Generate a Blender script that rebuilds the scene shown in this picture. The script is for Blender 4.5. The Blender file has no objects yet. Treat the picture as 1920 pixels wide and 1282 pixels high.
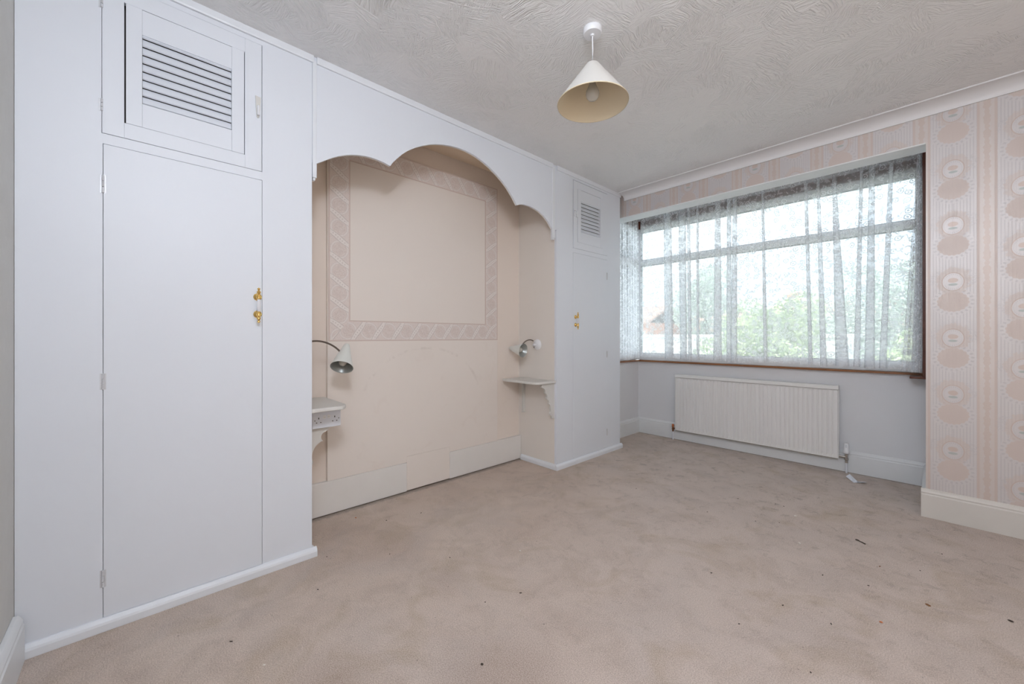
import bpy, bmesh, math, random
from mathutils import Vector, Matrix
random.seed(7)
S = bpy.context.scene
COL = S.collection
PI = math.pi

# ------------------------------------------------------------------ camera
cam_d = bpy.data.cameras.new('camera')
cam_d.sensor_width = 36.0
cam_d.lens = 743.5 / 1920 * 36
cam_d.shift_y = -(641 - 630.4) / 1920
cam_d.clip_start = 0.02
cam = bpy.data.objects.new('camera', cam_d)
COL.objects.link(cam)
cam.location = (0, 0, 1.08)
cam.rotation_euler = (math.radians(90), 0, math.radians(46.92))
S.camera = cam

# ------------------------------------------------------------------ view / world
S.view_settings.view_transform = 'Standard'
S.view_settings.look = 'None'
S.view_settings.gamma = 1
S.view_settings.use_curve_mapping = False
S.view_settings.exposure = 0.0
W = bpy.data.worlds.new('world')
S.world = W
W.use_nodes = True
wn = W.node_tree.nodes; wl = W.node_tree.links
wn.clear()
tc = wn.new('ShaderNodeTexCoord')
nz = wn.new('ShaderNodeTexNoise'); nz.inputs['Scale'].default_value = 2.2; nz.inputs['Detail'].default_value = 5
rp = wn.new('ShaderNodeValToRGB')
rp.color_ramp.elements[0].position = 0.40; rp.color_ramp.elements[0].color = (0.70, 0.83, 0.98, 1)
rp.color_ramp.elements[1].position = 0.60; rp.color_ramp.elements[1].color = (0.88, 0.95, 1.0, 1)
bg = wn.new('ShaderNodeBackground'); bg.inputs['Strength'].default_value = 2.9
wo = wn.new('ShaderNodeOutputWorld')
wl.new(tc.outputs['Generated'], nz.inputs['Vector']); wl.new(nz.outputs['Fac'], rp.inputs['Fac'])
wl.new(rp.outputs['Color'], bg.inputs['Color']); wl.new(bg.outputs['Background'], wo.inputs['Surface'])

# ------------------------------------------------------------------ lights
def light(name, kind, loc, energy, color=(1, 1, 1), **kw):
    d = bpy.data.lights.new(name, kind); d.energy = energy; d.color = color
    for k, v in kw.items(): setattr(d, k, v)
    o = bpy.data.objects.new(name, d); COL.objects.link(o); o.location = loc
    return o
# the photographer's flash, held up just behind the camera
fl = light('camera_flash', 'POINT', (0.02, 0.06, 2.17), 55, (0.83, 0.895, 1.0), shadow_soft_size=0.17)
# added warm fill lamp, standing in for bounce off the unseen right-hand side
fill = light('side_fill_lamp', 'AREA', (1.62, 1.2, 1.3), 6.5, (1.0, 0.82, 0.62), shape='RECTANGLE', size=1.6, size_y=2.2)
fill.rotation_euler = (0, math.radians(90), 0)
# second fill lamp, added by the near wall to brighten the bay
fill2 = light('near_wall_fill_lamp', 'AREA', (0.5, -0.25, 1.35), 8.5, (0.97, 0.96, 0.97), shape='RECTANGLE', size=1.4, size_y=1.8)
fill2.rotation_euler = (math.radians(90), 0, 0)
# daylight outside, on the gardens and houses
sun = light('sun', 'SUN', (0, -5, 12), 6.0, (1.0, 0.96, 0.9), angle=0.02)
sun.rotation_euler = (math.radians(48), 0, math.radians(-28))
# sky light entering by the window
por = light('window_portal', 'AREA', (-1.2, 4.22, 1.57), 1, shape='RECTANGLE', size=2.3, size_y=1.5)
por.rotation_euler = (math.radians(-90), 0, 0)
por.data.cycles.is_portal = True

# ------------------------------------------------------------------ node expression helper
class X:
    nt = None
    def __init__(s, v): s.v = v
    @staticmethod
    def m(op, *a, clamp=False):
        n = X.nt.nodes.new('ShaderNodeMath'); n.operation = op; n.use_clamp = clamp
        for i, q in enumerate(a):
            q = q.v if isinstance(q, X) else q
            if isinstance(q, (int, float)): n.inputs[i].default_value = q
            else: X.nt.links.new(q, n.inputs[i])
        return X(n.outputs[0])
    def __add__(s, o): return X.m('ADD', s, o)
    __radd__ = __add__
    def __sub__(s, o): return X.m('SUBTRACT', s, o)
    def __rsub__(s, o): return X.m('SUBTRACT', o, s)
    def __mul__(s, o): return X.m('MULTIPLY', s, o)
    __rmul__ = __mul__
    def __truediv__(s, o): return X.m('DIVIDE', s, o)
    def sin(s): return X.m('SINE', s)
    def abs(s): return X.m('ABSOLUTE', s)
    def sqrt(s): return X.m('SQRT', s)
    def rnd(s): return X.m('ROUND', s)
    def floor(s): return X.m('FLOOR', s)
    def mod(s, o): return X.m('FLOORED_MODULO', s, o)
    def pow(s, o): return X.m('POWER', s, o)
    def max(s, o): return X.m('MAXIMUM', s, o)
    def min(s, o): return X.m('MINIMUM', s, o)
def below(a, edge, soft):
    "1 where a < edge, smooth over soft"
    return X.m('ADD', X.m('DIVIDE', X(edge) - a if isinstance(edge, (int, float)) else edge - a, soft), 0.5, clamp=True)
def above(a, edge, soft): return 1 - below(a, edge, soft)

def mat_base(name):
    m = bpy.data.materials.new(name); m.use_nodes = True
    nt = m.node_tree; X.nt = nt
    b = nt.nodes['Principled BSDF']
    return m, nt, b
def coords(nt, kind='Object'):
    t = nt.nodes.new('ShaderNodeTexCoord')
    s = nt.nodes.new('ShaderNodeSeparateXYZ'); nt.links.new(t.outputs[kind], s.inputs[0])
    return t.outputs[kind], X(s.outputs[0]), X(s.outputs[1]), X(s.outputs[2])
def noise(nt, vec, scale, detail=3, rough=0.5, dist=0.0, dims='3D'):
    n = nt.nodes.new('ShaderNodeTexNoise'); n.noise_dimensions = dims
    n.inputs['Scale'].default_value = scale; n.inputs['Detail'].default_value = detail
    n.inputs['Roughness'].default_value = rough; n.inputs['Distortion'].default_value = dist
    if vec is not None: nt.links.new(vec, n.inputs['Vector'])
    return X(n.outputs['Fac'])
def mix(nt, a, b, f):
    n = nt.nodes.new('ShaderNodeMix'); n.data_type = 'RGBA'
    for idx, q in ((6, a), (7, b)):
        if isinstance(q, tuple): n.inputs[idx].default_value = (q[0], q[1], q[2], 1)
        else: nt.links.new(q, n.inputs[idx])
    if isinstance(f, X): nt.links.new(f.v, n.inputs[0])
    else: n.inputs[0].default_value = f
    return n.outputs[2]
def bump(nt, b, h, strength, dist):
    n = nt.nodes.new('ShaderNodeBump'); n.inputs['Strength'].default_value = strength
    n.inputs['Distance'].default_value = dist
    nt.links.new(h.v, n.inputs['Height']); nt.links.new(n.outputs[0], b.inputs['Normal'])
def col(b, nt, c):
    if isinstance(c, tuple): b.inputs['Base Color'].default_value = (*c, 1)
    else: nt.links.new(c, b.inputs['Base Color'])

def plain(name, c, rough=0.5, metal=0.0, var=0.0, vscale=6, bmp=0.0, bscale=60):
    m, nt, b = mat_base(name)
    b.inputs['Roughness'].default_value = rough; b.inputs['Metallic'].default_value = metal
    v, x, y, z = coords(nt)
    if var:
        n = noise(nt, v, vscale, 4)
        col(b, nt, mix(nt, tuple(q * (1 - var) for q in c), tuple(min(1, q * (1 + var)) for q in c), n))
    else: col(b, nt, c)
    if bmp: bump(nt, b, noise(nt, v, bscale, 3), bmp, 0.002)
    return m

M = {}
M['white_paint'] = plain('white_paint', (0.785, 0.82, 0.88), 0.45, var=0.012, vscale=2, bmp=0.12, bscale=35)
M['trim_paint'] = plain('trim_paint', (0.81, 0.84, 0.885), 0.35, var=0.02, vscale=12, bmp=0.1, bscale=40)
M['skirt_paint'] = plain('skirting_paint', (0.78, 0.795, 0.81), 0.4, var=0.03, vscale=9, bmp=0.12, bscale=30)
M['dark_skirt'] = plain('darker_skirting_paint', (0.66, 0.635, 0.60), 0.45, var=0.03, vscale=9, bmp=0.12, bscale=30)  # darker, warmer tone for the skirting right of the bay
M['cream_skirt'] = plain('cream_skirting_paint', (0.81, 0.79, 0.765), 0.42, var=0.03, vscale=9)
M['cove_paint'] = plain('cove_paint', (0.80, 0.80, 0.815), 0.6)
M['window_wall'] = plain('sill_wall_paint', (0.77, 0.775, 0.80), 0.6, var=0.02, vscale=4, bmp=0.15, bscale=60)
M['soffit'] = plain('soffit_plaster', (0.84, 0.86, 0.87), 0.7, var=0.05, vscale=20, bmp=0.5, bscale=25)
M['upvc'] = plain('white_upvc', (0.88, 0.91, 0.94), 0.25)
M['gasket'] = plain('window_gasket', (0.03, 0.035, 0.045), 0.5)
M['radiator'] = plain('radiator_enamel', (0.84, 0.835, 0.825), 0.35)
M['rad_dark'] = plain('radiator_dark_brown', (0.28, 0.24, 0.18), 0.5)
M['brass'] = plain('polished_brass', (0.86, 0.58, 0.20), 0.18, 1.0)
M['porcelain'] = plain('porcelain', (0.80, 0.80, 0.83), 0.15)
M['chrome'] = plain('chrome', (0.62, 0.60, 0.57), 0.25, 1.0)
M['copper'] = plain('tarnished_copper', (0.30, 0.14, 0.08), 0.4, 0.8, var=0.4, vscale=80)
M['plastic'] = plain('white_plastic', (0.82, 0.83, 0.86), 0.3)
M['socket_plastic'] = plain('socket_plastic', (0.80, 0.84, 0.92), 0.25)
M['dark'] = plain('dark_slot', (0.02, 0.02, 0.02), 0.6)
M['gooseneck'] = plain('bronze_gooseneck', (0.16, 0.13, 0.11), 0.35, 0.7)
M['lamp_cream'] = plain('lamp_enamel', (0.76, 0.78, 0.75), 0.35, var=0.03, vscale=20)
M['lamp_inner'] = plain('lamp_lining', (0.40, 0.42, 0.41), 0.35, 0.5)
M['bulb'] = plain('pearl_bulb', (0.62, 0.60, 0.55), 0.15)
M['hinge'] = plain('painted_hinge', (0.66, 0.67, 0.70), 0.4, 0.2, var=0.1, vscale=120)
M['shelf_paint'] = plain('shelf_paint', (0.72, 0.71, 0.68), 0.4, var=0.02, vscale=10)
M['paper'] = plain('paper', (0.78, 0.80, 0.86), 0.7)
M['print'] = plain('printed_grey', (0.33, 0.36, 0.42), 0.7)
M['crumb_white'] = plain('plaster_crumb', (0.82, 0.78, 0.72), 0.8)
M['crumb_dark'] = plain('dark_debris', (0.06, 0.045, 0.035), 0.8, var=0.5, vscale=200)
M['crumb_brown'] = plain('brown_debris', (0.23, 0.11, 0.045), 0.8, var=0.5, vscale=200)
M['crumb_orange'] = plain('orange_debris', (0.55, 0.19, 0.08), 0.8, var=0.4, vscale=200)
M['cupboard_inside_shade'] = plain('cupboard_inside_shade', (0.10, 0.09, 0.085), 0.9)  # near-black colour for the shade inside, seen through gaps and slats
M['unseen_wall'] = plain('emulsion_wall', (0.78, 0.66, 0.56), 0.8)

def m_wood():
    m, nt, b = mat_base('varnished_brown_wood')
    v, x, y, z = coords(nt)
    mp = nt.nodes.new('ShaderNodeMapping'); mp.inputs['Scale'].default_value = (2, 30, 30); nt.links.new(v, mp.inputs[0])
    n = noise(nt, mp.outputs[0], 3, 4, dist=0.6)
    col(b, nt, mix(nt, (0.15, 0.045, 0.014), (0.40, 0.17, 0.06), n)); b.inputs['Roughness'].default_value = 0.3
    return m
M['wood'] = m_wood()
M['wood_dark'] = plain('stained_dark_wood', (0.115, 0.030, 0.014), 0.4, var=0.35, vscale=18)

def m_cream(name, ca, cb):
    m, nt, b = mat_base(name)
    v, x, y, z = coords(nt)
    n = noise(nt, v, 1.6, 4); n2 = noise(nt, v, 9, 5, dist=1.0)
    c = mix(nt, ca, cb, n)
    # faint rubbed arc where a headboard stood
    r = ((y - 1.50) * (y - 1.50) + (z - 0.62) * (z - 0.62) * 1.6).sqrt()
    arc = below((r - 0.475).abs(), 0.010, 0.012) * above(z, 0.72, 0.15) * above(n2, 0.52, 0.1) * below(x, -2.4, 0.01)
    c = mix(nt, c, (0.60, 0.53, 0.48), arc * 0.3)
    sm = above(n2, 0.63, 0.08) * below(z, 1.05, 0.2)
    c = mix(nt, c, (0.70, 0.60, 0.53), sm * 0.10)
    col(b, nt, c); b.inputs['Roughness'].default_value = 0.55
    bump(nt, b, noise(nt, v, 70, 2), 0.08, 0.002)
    return m
M['cream'] = m_cream('cream_board_emulsion', (0.825, 0.755, 0.70), (0.855, 0.795, 0.745))
M['cream_wall'] = m_cream('cream_wall_emulsion', (0.83, 0.735, 0.66), (0.86, 0.78, 0.715))
M['peach'] = m_cream('peach_bounce_emulsion', (0.88, 0.73, 0.57), (0.91, 0.77, 0.62))  # stronger peach than the walls, to tint the alcove's shade orange
def m_cream2():
    m, nt, b = mat_base('cream_white_emulsion')
    v, x, y, z = coords(nt)
    col(b, nt, mix(nt, (0.80, 0.745, 0.69), (0.82, 0.775, 0.73), noise(nt, v, 2, 3))); b.inputs['Roughness'].default_value = 0.5
    return m
M['cream2'] = m_cream2()

def m_ceiling():
    m, nt, b = mat_base('swirled_textured_ceiling')
    v, x, y, z = coords(nt)
    # brushed fans: every voronoi cell carries strokes in its own direction
    hs = None
    for sc, off in ((6.2, 0.0), (8.0, 5.3)):
        mp = nt.nodes.new('ShaderNodeMapping'); mp.inputs['Location'].default_value = (off, off * 0.7, 0); nt.links.new(v, mp.inputs[0])
        wob = nt.nodes.new('ShaderNodeTexNoise'); wob.inputs['Scale'].default_value = 5; wob.inputs['Detail'].default_value = 2
        nt.links.new(mp.outputs[0], wob.inputs['Vector'])
        va = nt.nodes.new('ShaderNodeVectorMath'); va.operation = 'MULTIPLY_ADD'
        nt.links.new(wob.outputs['Color'], va.inputs[0]); va.inputs[1].default_value = (0.10, 0.10, 0); nt.links.new(mp.outputs[0], va.inputs[2])
        vo = nt.nodes.new('ShaderNodeTexVoronoi'); vo.voronoi_dimensions = '2D'; vo.inputs['Scale'].default_value = sc
        nt.links.new(va.outputs[0], vo.inputs['Vector'])
        sp = nt.nodes.new('ShaderNodeSeparateColor'); nt.links.new(vo.outputs['Color'], sp.inputs[0])
        rot = nt.nodes.new('ShaderNodeVectorRotate'); rot.rotation_type = 'Z_AXIS'
        ang = X(sp.outputs[0]) * 6.283
        nt.links.new(va.outputs[0], rot.inputs['Vector']); nt.links.new(ang.v, rot.inputs['Angle'])
        m2 = nt.nodes.new('ShaderNodeMapping'); m2.inputs['Scale'].default_value = (10, 105, 1); nt.links.new(rot.outputs[0], m2.inputs[0])
        n = noise(nt, m2.outputs[0], 1.0, 1.5, 0.4, 0.35)
        ridge = (1 - (n - 0.5).abs() * 6).max(0)
        patch = above(X(sp.outputs[1]), 0.35, 0.5) * above(noise(nt, v, 1.5, 2), 0.36, 0.4)
        h = ridge * patch
        hs = h if hs is None else hs.max(h)
    fine = noise(nt, v, 55, 4, 0.6)
    h = hs * 1.0 + fine * 0.5
    n2 = noise(nt, v, 0.8, 3)
    col(b, nt, mix(nt, (0.84, 0.84, 0.85), (0.88, 0.88, 0.88), n2))
    b.inputs['Roughness'].default_value = 0.55
    bump(nt, b, h, 0.6, 0.007)
    return m
M['ceiling'] = m_ceiling()

def m_carpet():
    m, nt, b = mat_base('worn_beige_carpet')
    v, x, y, z = coords(nt)
    big = noise(nt, v, 1.3, 5, 0.55, 0.4); mid = noise(nt, v, 5.5, 5, 0.65, 0.8)
    pile = noise(nt, v, 260, 3, 0.8); pile2 = noise(nt, v, 900, 2, 0.8)
    c = mix(nt, (0.59, 0.455, 0.37), (0.70, 0.57, 0.48), above(big, 0.5, 0.35))
    # greyer towards the right and the window, browner along the alcove
    c = mix(nt, c, (0.66, 0.555, 0.50), above(x * 0.9 + y * 0.3 + big, -0.25, 0.9) * 0.75)
    # soiling: soft brown blotches, finer dirty flecks, thicker towards the window
    st = above(mid, 0.55, 0.22)
    c = mix(nt, c, (0.42, 0.32, 0.255), st * 0.36)
    sm_ = noise(nt, v, 17, 5, 0.7, 0.9)
    far = above(y, 2.2, 1.8)
    c = mix(nt, c, (0.24, 0.18, 0.14), above(sm_, 0.585, 0.09) * above(mid, 0.45, 0.12) * (0.14 + far * 0.30))
    ol = noise(nt, v, 3.1, 4, 0.6, 1.2)
    c = mix(nt, c, (0.44, 0.325, 0.20), above(ol, 0.60, 0.16) * 0.42)
    gy = noise(nt, v, 2.3, 4, 0.6, 0.6)
    c = mix(nt, c, (0.50, 0.43, 0.40), above(gy, 0.56, 0.14) * 0.25)
    # two reddish smears near the camera
    for (sx, sy, r) in ((-1.28, 0.42, 0.11), (-0.92, 0.80, 0.17), (-1.50, 0.98, 0.05)):
        d = ((x - sx) * (x - sx) + (y - sy) * (y - sy)).sqrt() + (mid - 0.5) * 0.3
        c = mix(nt, c, (0.37, 0.27, 0.215), below(d, r, 0.16) * 0.5)
    # dark line at the foot of the walls
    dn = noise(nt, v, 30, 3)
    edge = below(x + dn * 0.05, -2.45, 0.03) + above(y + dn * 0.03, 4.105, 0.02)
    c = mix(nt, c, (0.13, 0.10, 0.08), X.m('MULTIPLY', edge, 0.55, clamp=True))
    # scattered specks in the pile
    vo = nt.nodes.new('ShaderNodeTexVoronoi'); vo.voronoi_dimensions = '2D'; vo.inputs['Scale'].default_value = 7; nt.links.new(v, vo.inputs['Vector'])
    sp = nt.nodes.new('ShaderNodeSeparateColor'); nt.links.new(vo.outputs['Color'], sp.inputs[0])
    c = mix(nt, c, (0.10, 0.07, 0.055), below(X(vo.outputs['Distance']), X(sp.outputs[0]) * 0.020 + (mid - 0.5) * 0.06, 0.015) * above(X(sp.outputs[1]), 0.5, 0.05) * 0.7)
    c2 = mix(nt, c, (0.98, 0.9, 0.82), above(pile, 0.54, 0.18) * 0.26)
    c2 = mix(nt, c2, (0.16, 0.11, 0.08), below(pile, 0.46, 0.18) * 0.34)
    col(b, nt, c2); b.inputs['Roughness'].default_value = 0.95
    b.inputs['Specular IOR Level'].default_value = 0.15
    b.inputs['Sheen Weight'].default_value = 0.15
    bump(nt, b, pile + pile2 * 0.7 + mid * 0.5, 0.6, 0.004)
    return m
M['carpet'] = m_carpet()

def m_paper():
    m, nt, b = mat_base('medallion_wallpaper')
    v, x, y, z = coords(nt)
    PW, PH = 0.2545, 0.327
    lx0 = x - 0.067
    c_ = (lx0 / PW).rnd()
    lx = lx0 - c_ * PW
    lz = (z - 2.051 + c_.mod(2.0) * (PH / 2) + 0.205).mod(PH) - 0.205
    ax = lx.abs()
    nf = noise(nt, v, 130, 3, 0.6); nl = noise(nt, v, 45, 3, 0.6)
    pink = (0.63, 0.545, 0.51); tan = (0.63, 0.53, 0.48); grey = (0.53, 0.505, 0.515); pearl = (0.645, 0.615, 0.615)
    # nested vertical stripes in the medallion panel
    st = (ax * (2 * PI / 0.0125)).sin()
    white = below(ax, 0.090, 0.002)
    stripe = above(st, 0.55, 0.5) * white
    # oval, halo, urn-shaped blob with scalloped wreath
    def ell(cz, rx, rz): return ((lx / rx) * (lx / rx) + ((lz - cz) / rz) * ((lz - cz) / rz)).sqrt()
    n2 = (nl - 0.5) * 0.45
    halo = below(ell(0.005, 0.066, 0.080) + n2 * 1.6 + (nf - 0.5) * 0.4, 1.0, 0.10)
    e_ov = ell(0, 0.041, 0.050)
    oval = below(e_ov, 1.0, 0.05)
    ring = below((e_ov - 1.05).abs(), 0.05, 0.05)
    ath = X.m('ARCTAN2', lx, lz)
    teeth = above((ath * 30).sin(), 0.2, 0.4) * below((e_ov - 0.86).abs(), 0.06, 0.04)
    motif = below(ell(0.008, 0.020, 0.014) + n2, 1.0, 0.2)
    motif2 = below(ell(-0.016, 0.018, 0.007) + n2, 1.0, 0.3)
    e_bl = ell(-0.116, 0.062, 0.058)
    ath2 = X.m('ARCTAN2', lx, lz + 0.116)
    blob = below(e_bl + (ath2 * 18).sin() * 0.035, 1.0, 0.05)
    wreath = below(e_bl + n2 * 1.1 + (ath2 * 26).sin() * 0.04, 1.40, 0.08)
    beads = above((ath2 * 22).sin() * nf * 2, 0.25, 0.5) * below((e_bl - 1.22).abs(), 0.10, 0.06)
    # swags left and right of the oval
    sw = below(ell(0.02, 0.105, 0.055) + n2 * 1.4, 1.0, 0.1) * above(ax, 0.045, 0.02)
    squig = above(noise(nt, v, 75, 2, 0.5, 1.5), 0.52, 0.06)
    # side bands
    pl = below((ax - 0.0955).abs(), 0.0045, 0.002)
    thin = above((ax * (2 * PI / 0.0060)).sin(), 0.6, 0.4) * above(ax, 0.101, 0.001) * below(ax, 0.112, 0.001)
    fl_c = (z * (2 * PI / 0.0842)).sin(); fl_f = (z * (2 * PI / 0.0281) + 1).sin()
    flower = above(ax + fl_c * 0.0028 + fl_f * 0.002 + (nl - 0.5) * 0.012, 0.1165, 0.002)
    c = mix(nt, pearl, pink, 1 - white)
    c = mix(nt, c, grey, stripe * 0.55)
    c = mix(nt, c, grey, sw * squig * 0.35)
    c = mix(nt, c, pearl, wreath)
    c = mix(nt, c, grey, beads * 0.6)
    c = mix(nt, c, tan, halo * 0.5)
    c = mix(nt, c, pink, blob)
    c = mix(nt, c, pearl, oval)
    c = mix(nt, c, grey, teeth * 0.5)
    c = mix(nt, c, (0.56, 0.42, 0.36), ring * 0.5)
    c = mix(nt, c, (0.60, 0.47, 0.41), motif * 0.7)
    c = mix(nt, c, (0.42, 0.47, 0.45), motif2 * 0.8)
    side = above(ax, 0.101, 0.001)
    c = mix(nt, c, (0.645, 0.60, 0.58), side * 0.8)
    c = mix(nt, c, (0.66, 0.56, 0.50), thin * 0.4)
    c = mix(nt, c, (0.60, 0.485, 0.43), flower * 0.6)
    c = mix(nt, c, (0.60, 0.50, 0.46), pl * 0.45)
    c = mix(nt, c, (0.60, 0.53, 0.48), above(nf, 0.6, 0.1) * 0.10)
    col(b, nt, c)
    pearlm = X.m('MULTIPLY', (white + side) * (1 - halo * 0.8) * (1 - blob) + oval, 0.13, clamp=True) + 0.10
    nt.links.new(pearlm.v, b.inputs['Metallic'])
    b.inputs['Roughness'].default_value = 0.42
    bump(nt, b, nf + stripe * 0.6 + oval * 0.5, 0.25, 0.001)
    return m
M['paper_wall'] = m_paper()

def m_paper2():
    m, nt, b = mat_base('grey_embossed_wallpaper')
    v, x, y, z = coords(nt)
    n = noise(nt, v, 14, 5, 0.6, 1.5); n2 = noise(nt, v, 120, 3)
    col(b, nt, mix(nt, (0.60, 0.59, 0.56), (0.68, 0.67, 0.64), n)); b.inputs['Roughness'].default_value = 0.6
    bump(nt, b, n + n2 * 0.5, 0.3, 0.002)
    return m
M['paper_grey'] = m_paper2()

def m_border():
    m, nt, b = mat_base('ribbon_and_rose_border')
    t = nt.nodes.new('ShaderNodeUVMap')
    s = nt.nodes.new('ShaderNodeSeparateXYZ'); nt.links.new(t.outputs[0], s.inputs[0])
    u, w = X(s.outputs[0]), X(s.outputs[1])           # u in cells, w 0..1 across
    v, x, y, z = coords(nt)
    n = noise(nt, v, 60, 4, 0.6); nn = noise(nt, v, 160, 3)
    wc = w - 0.5
    fu = u.mod(1.0) - 0.5
    dg = ((wc - fu * 1.9 + (fu * 2 * PI).sin() * 0.10) * 0.47).abs()
    inb = below(wc.abs(), 0.43, 0.02)
    b1 = below(dg, 0.085, 0.015) * inb
    e1 = below((dg - 0.092).abs(), 0.012, 0.012) * inb
    dots = above(((fu + wc) * 34).sin(), 0.4, 0.4) * below(dg, 0.020, 0.02) * below(wc.abs(), 0.33, 0.03)
    ru = fu.abs() - 0.5
    r = (ru * ru * 1.05 + wc * wc).sqrt()
    th = X.m('ARCTAN2', ru, wc)
    arc = below((r - 0.385).abs(), 0.045, 0.02) * inb
    arce = below((r - 0.335).abs(), 0.010, 0.012) + below((r - 0.43).abs(), 0.008, 0.012)
    rose = below(r + (th * 5).sin() * 0.025 + (n - 0.5) * 0.16, 0.27, 0.06)
    petals = above(noise(nt, v, 85, 2, 0.5, 2.5), 0.5, 0.08)
    base = mix(nt, (0.76, 0.665, 0.62), (0.80, 0.725, 0.69), n)
    c = mix(nt, base, (0.66, 0.555, 0.51), rose * 0.7)
    c = mix(nt, c, (0.82, 0.75, 0.715), rose * petals * 0.7)
    c = mix(nt, c, (0.83, 0.775, 0.745), arc * 0.7)
    c = mix(nt, c, (0.56, 0.49, 0.46), X.m('MINIMUM', arce, 1.0) * inb * 0.45)
    c = mix(nt, c, (0.84, 0.785, 0.75), b1 * 0.95)
    c = mix(nt, c, (0.54, 0.48, 0.455), e1 * 0.65)
    c = mix(nt, c, (0.50, 0.44, 0.42), dots * 0.6)
    ed = above(wc.abs(), 0.445, 0.02)
    c = mix(nt, c, (0.67, 0.525, 0.465), ed * 0.6)
    c = mix(nt, c, (0.42, 0.31, 0.27), above(wc.abs(), 0.488, 0.01) * 0.7)
    c = mix(nt, c, (0.56, 0.50, 0.48), above(nn, 0.56, 0.1) * 0.2)
    col(b, nt, c); b.inputs['Roughness'].default_value = 0.55
    return m
M['border'] = m_border()

def m_lace():
    m, nt, b = mat_base('white_rose_lace_net')
    t = nt.nodes.new('ShaderNodeUVMap'); uv = t.outputs[0]
    s = nt.nodes.new('ShaderNodeSeparateXYZ'); nt.links.new(uv, s.inputs[0])
    u, w = X(s.outputs[0]), X(s.outputs[1])           # metres
    wob = nt.nodes.new('ShaderNodeTexNoise'); wob.inputs['Scale'].default_value = 26; wob.inputs['Detail'].default_value = 1
    nt.links.new(uv, wob.inputs['Vector'])
    va = nt.nodes.new('ShaderNodeVectorMath'); va.operation = 'MULTIPLY_ADD'
    nt.links.new(wob.outputs['Color'], va.inputs[0]); va.inputs[1].default_value = (0.020, 0.020, 0); nt.links.new(uv, va.inputs[2])
    vo = nt.nodes.new('ShaderNodeTexVoronoi'); vo.voronoi_dimensions = '2D'; vo.inputs['Scale'].default_value = 17; vo.inputs['Randomness'].default_value = 0.75
    nt.links.new(va.outputs[0], vo.inputs['Vector'])
    d = X(vo.outputs['Distance'])
    rings = above((d * 26 + 0.6).sin(), -0.25, 0.5)
    sp = nt.nodes.new('ShaderNodeSeparateColor'); nt.links.new(vo.outputs['Color'], sp.inputs[0])
    flowercell = above(X(sp.outputs[0]), 0.30, 0.02) 
    clus = noise(nt, uv, 7.5, 2, 0.5)
    fl_ = rings * below(d, 0.47, 0.04) * flowercell * above(clus, 0.44, 0.05)
    leaf = above(noise(nt, uv, 40, 2, 0.5, 0.8), 0.58, 0.04)
    pat = fl_.max(leaf * 0.8)
    hem = below(w, 0.895, 0.004)
    # milky haze put into the net: base opacity raised low down
    op = (0.40 + below(w, 1.75, 0.5) * 0.17) + pat * 0.50 + hem * 0.2
    op = X.m('MINIMUM', op, 0.93)
    out = nt.nodes['Material Output']
    tr = nt.nodes.new('ShaderNodeBsdfTransparent')
    df = nt.nodes.new('ShaderNodeBsdfDiffuse'); df.inputs['Color'].default_value = (0.96, 0.97, 0.985, 1)
    tl = nt.nodes.new('ShaderNodeBsdfTranslucent'); tl.inputs['Color'].default_value = (0.97, 0.98, 1.0, 1)
    m1 = nt.nodes.new('ShaderNodeMixShader'); m1.inputs[0].default_value = 0.60
    m2 = nt.nodes.new('ShaderNodeMixShader')
    nt.links.new(df.outputs[0], m1.inputs[1]); nt.links.new(tl.outputs[0], m1.inputs[2])
    nt.links.new(op.v, m2.inputs[0]); nt.links.new(tr.outputs[0], m2.inputs[1]); nt.links.new(m1.outputs[0], m2.inputs[2])
    nt.links.new(m2.outputs[0], out.inputs['Surface'])
    nt.nodes.remove(b)
    return m
M['lace'] = m_lace()

def m_glass():
    m, nt, b = mat_base('window_glass')
    out = nt.nodes['Material Output']
    tr = nt.nodes.new('ShaderNodeBsdfTransparent'); tr.inputs['Color'].default_value = (0.96, 0.985, 0.985, 1)
    gl = nt.nodes.new('ShaderNodeBsdfGlossy'); gl.inputs['Roughness'].default_value = 0.02
    fr = nt.nodes.new('ShaderNodeFresnel'); fr.inputs['IOR'].default_value = 1.45
    mx = nt.nodes.new('ShaderNodeMixShader')
    nt.links.new(fr.outputs[0], mx.inputs[0]); nt.links.new(tr.outputs[0], mx.inputs[1]); nt.links.new(gl.outputs[0], mx.inputs[2])
    nt.links.new(mx.outputs[0], out.inputs['Surface']); nt.nodes.remove(b)
    return m
M['glass'] = m_glass()

def m_shade(name, c, trans):
    m, nt, b = mat_base(name)
    out = nt.nodes['Material Output']
    tl = nt.nodes.new('ShaderNodeBsdfTranslucent'); tl.inputs['Color'].default_value = (*c, 1)
    mx = nt.nodes.new('ShaderNodeMixShader'); mx.inputs[0].default_value = trans
    col(b, nt, c); b.inputs['Roughness'].default_value = 0.7
    nt.links.new(b.outputs[0], mx.inputs[1]); nt.links.new(tl.outputs[0], mx.inputs[2]); nt.links.new(mx.outputs[0], out.inputs['Surface'])
    return m
M['shade_out'] = m_shade('ivory_shade', (0.83, 0.81, 0.77), 0.1)
M['shade_in'] = m_shade('yellowed_shade_lining', (0.82, 0.71, 0.52), 0.1)
def m_leaf(name, a, bb):
    m, nt, b = mat_base(name)
    v, x, y, z = coords(nt)
    col(b, nt, mix(nt, a, bb, above(noise(nt, v, 2.2, 4), 0.5, 0.3))); b.inputs['Roughness'].default_value = 0.7
    return m
M['leaf'] = m_leaf('green_foliage', (0.38, 0.47, 0.28), (0.68, 0.75, 0.46))
M['leaf2'] = m_leaf('grey_green_foliage', (0.42, 0.49, 0.42), (0.60, 0.66, 0.58))
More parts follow.
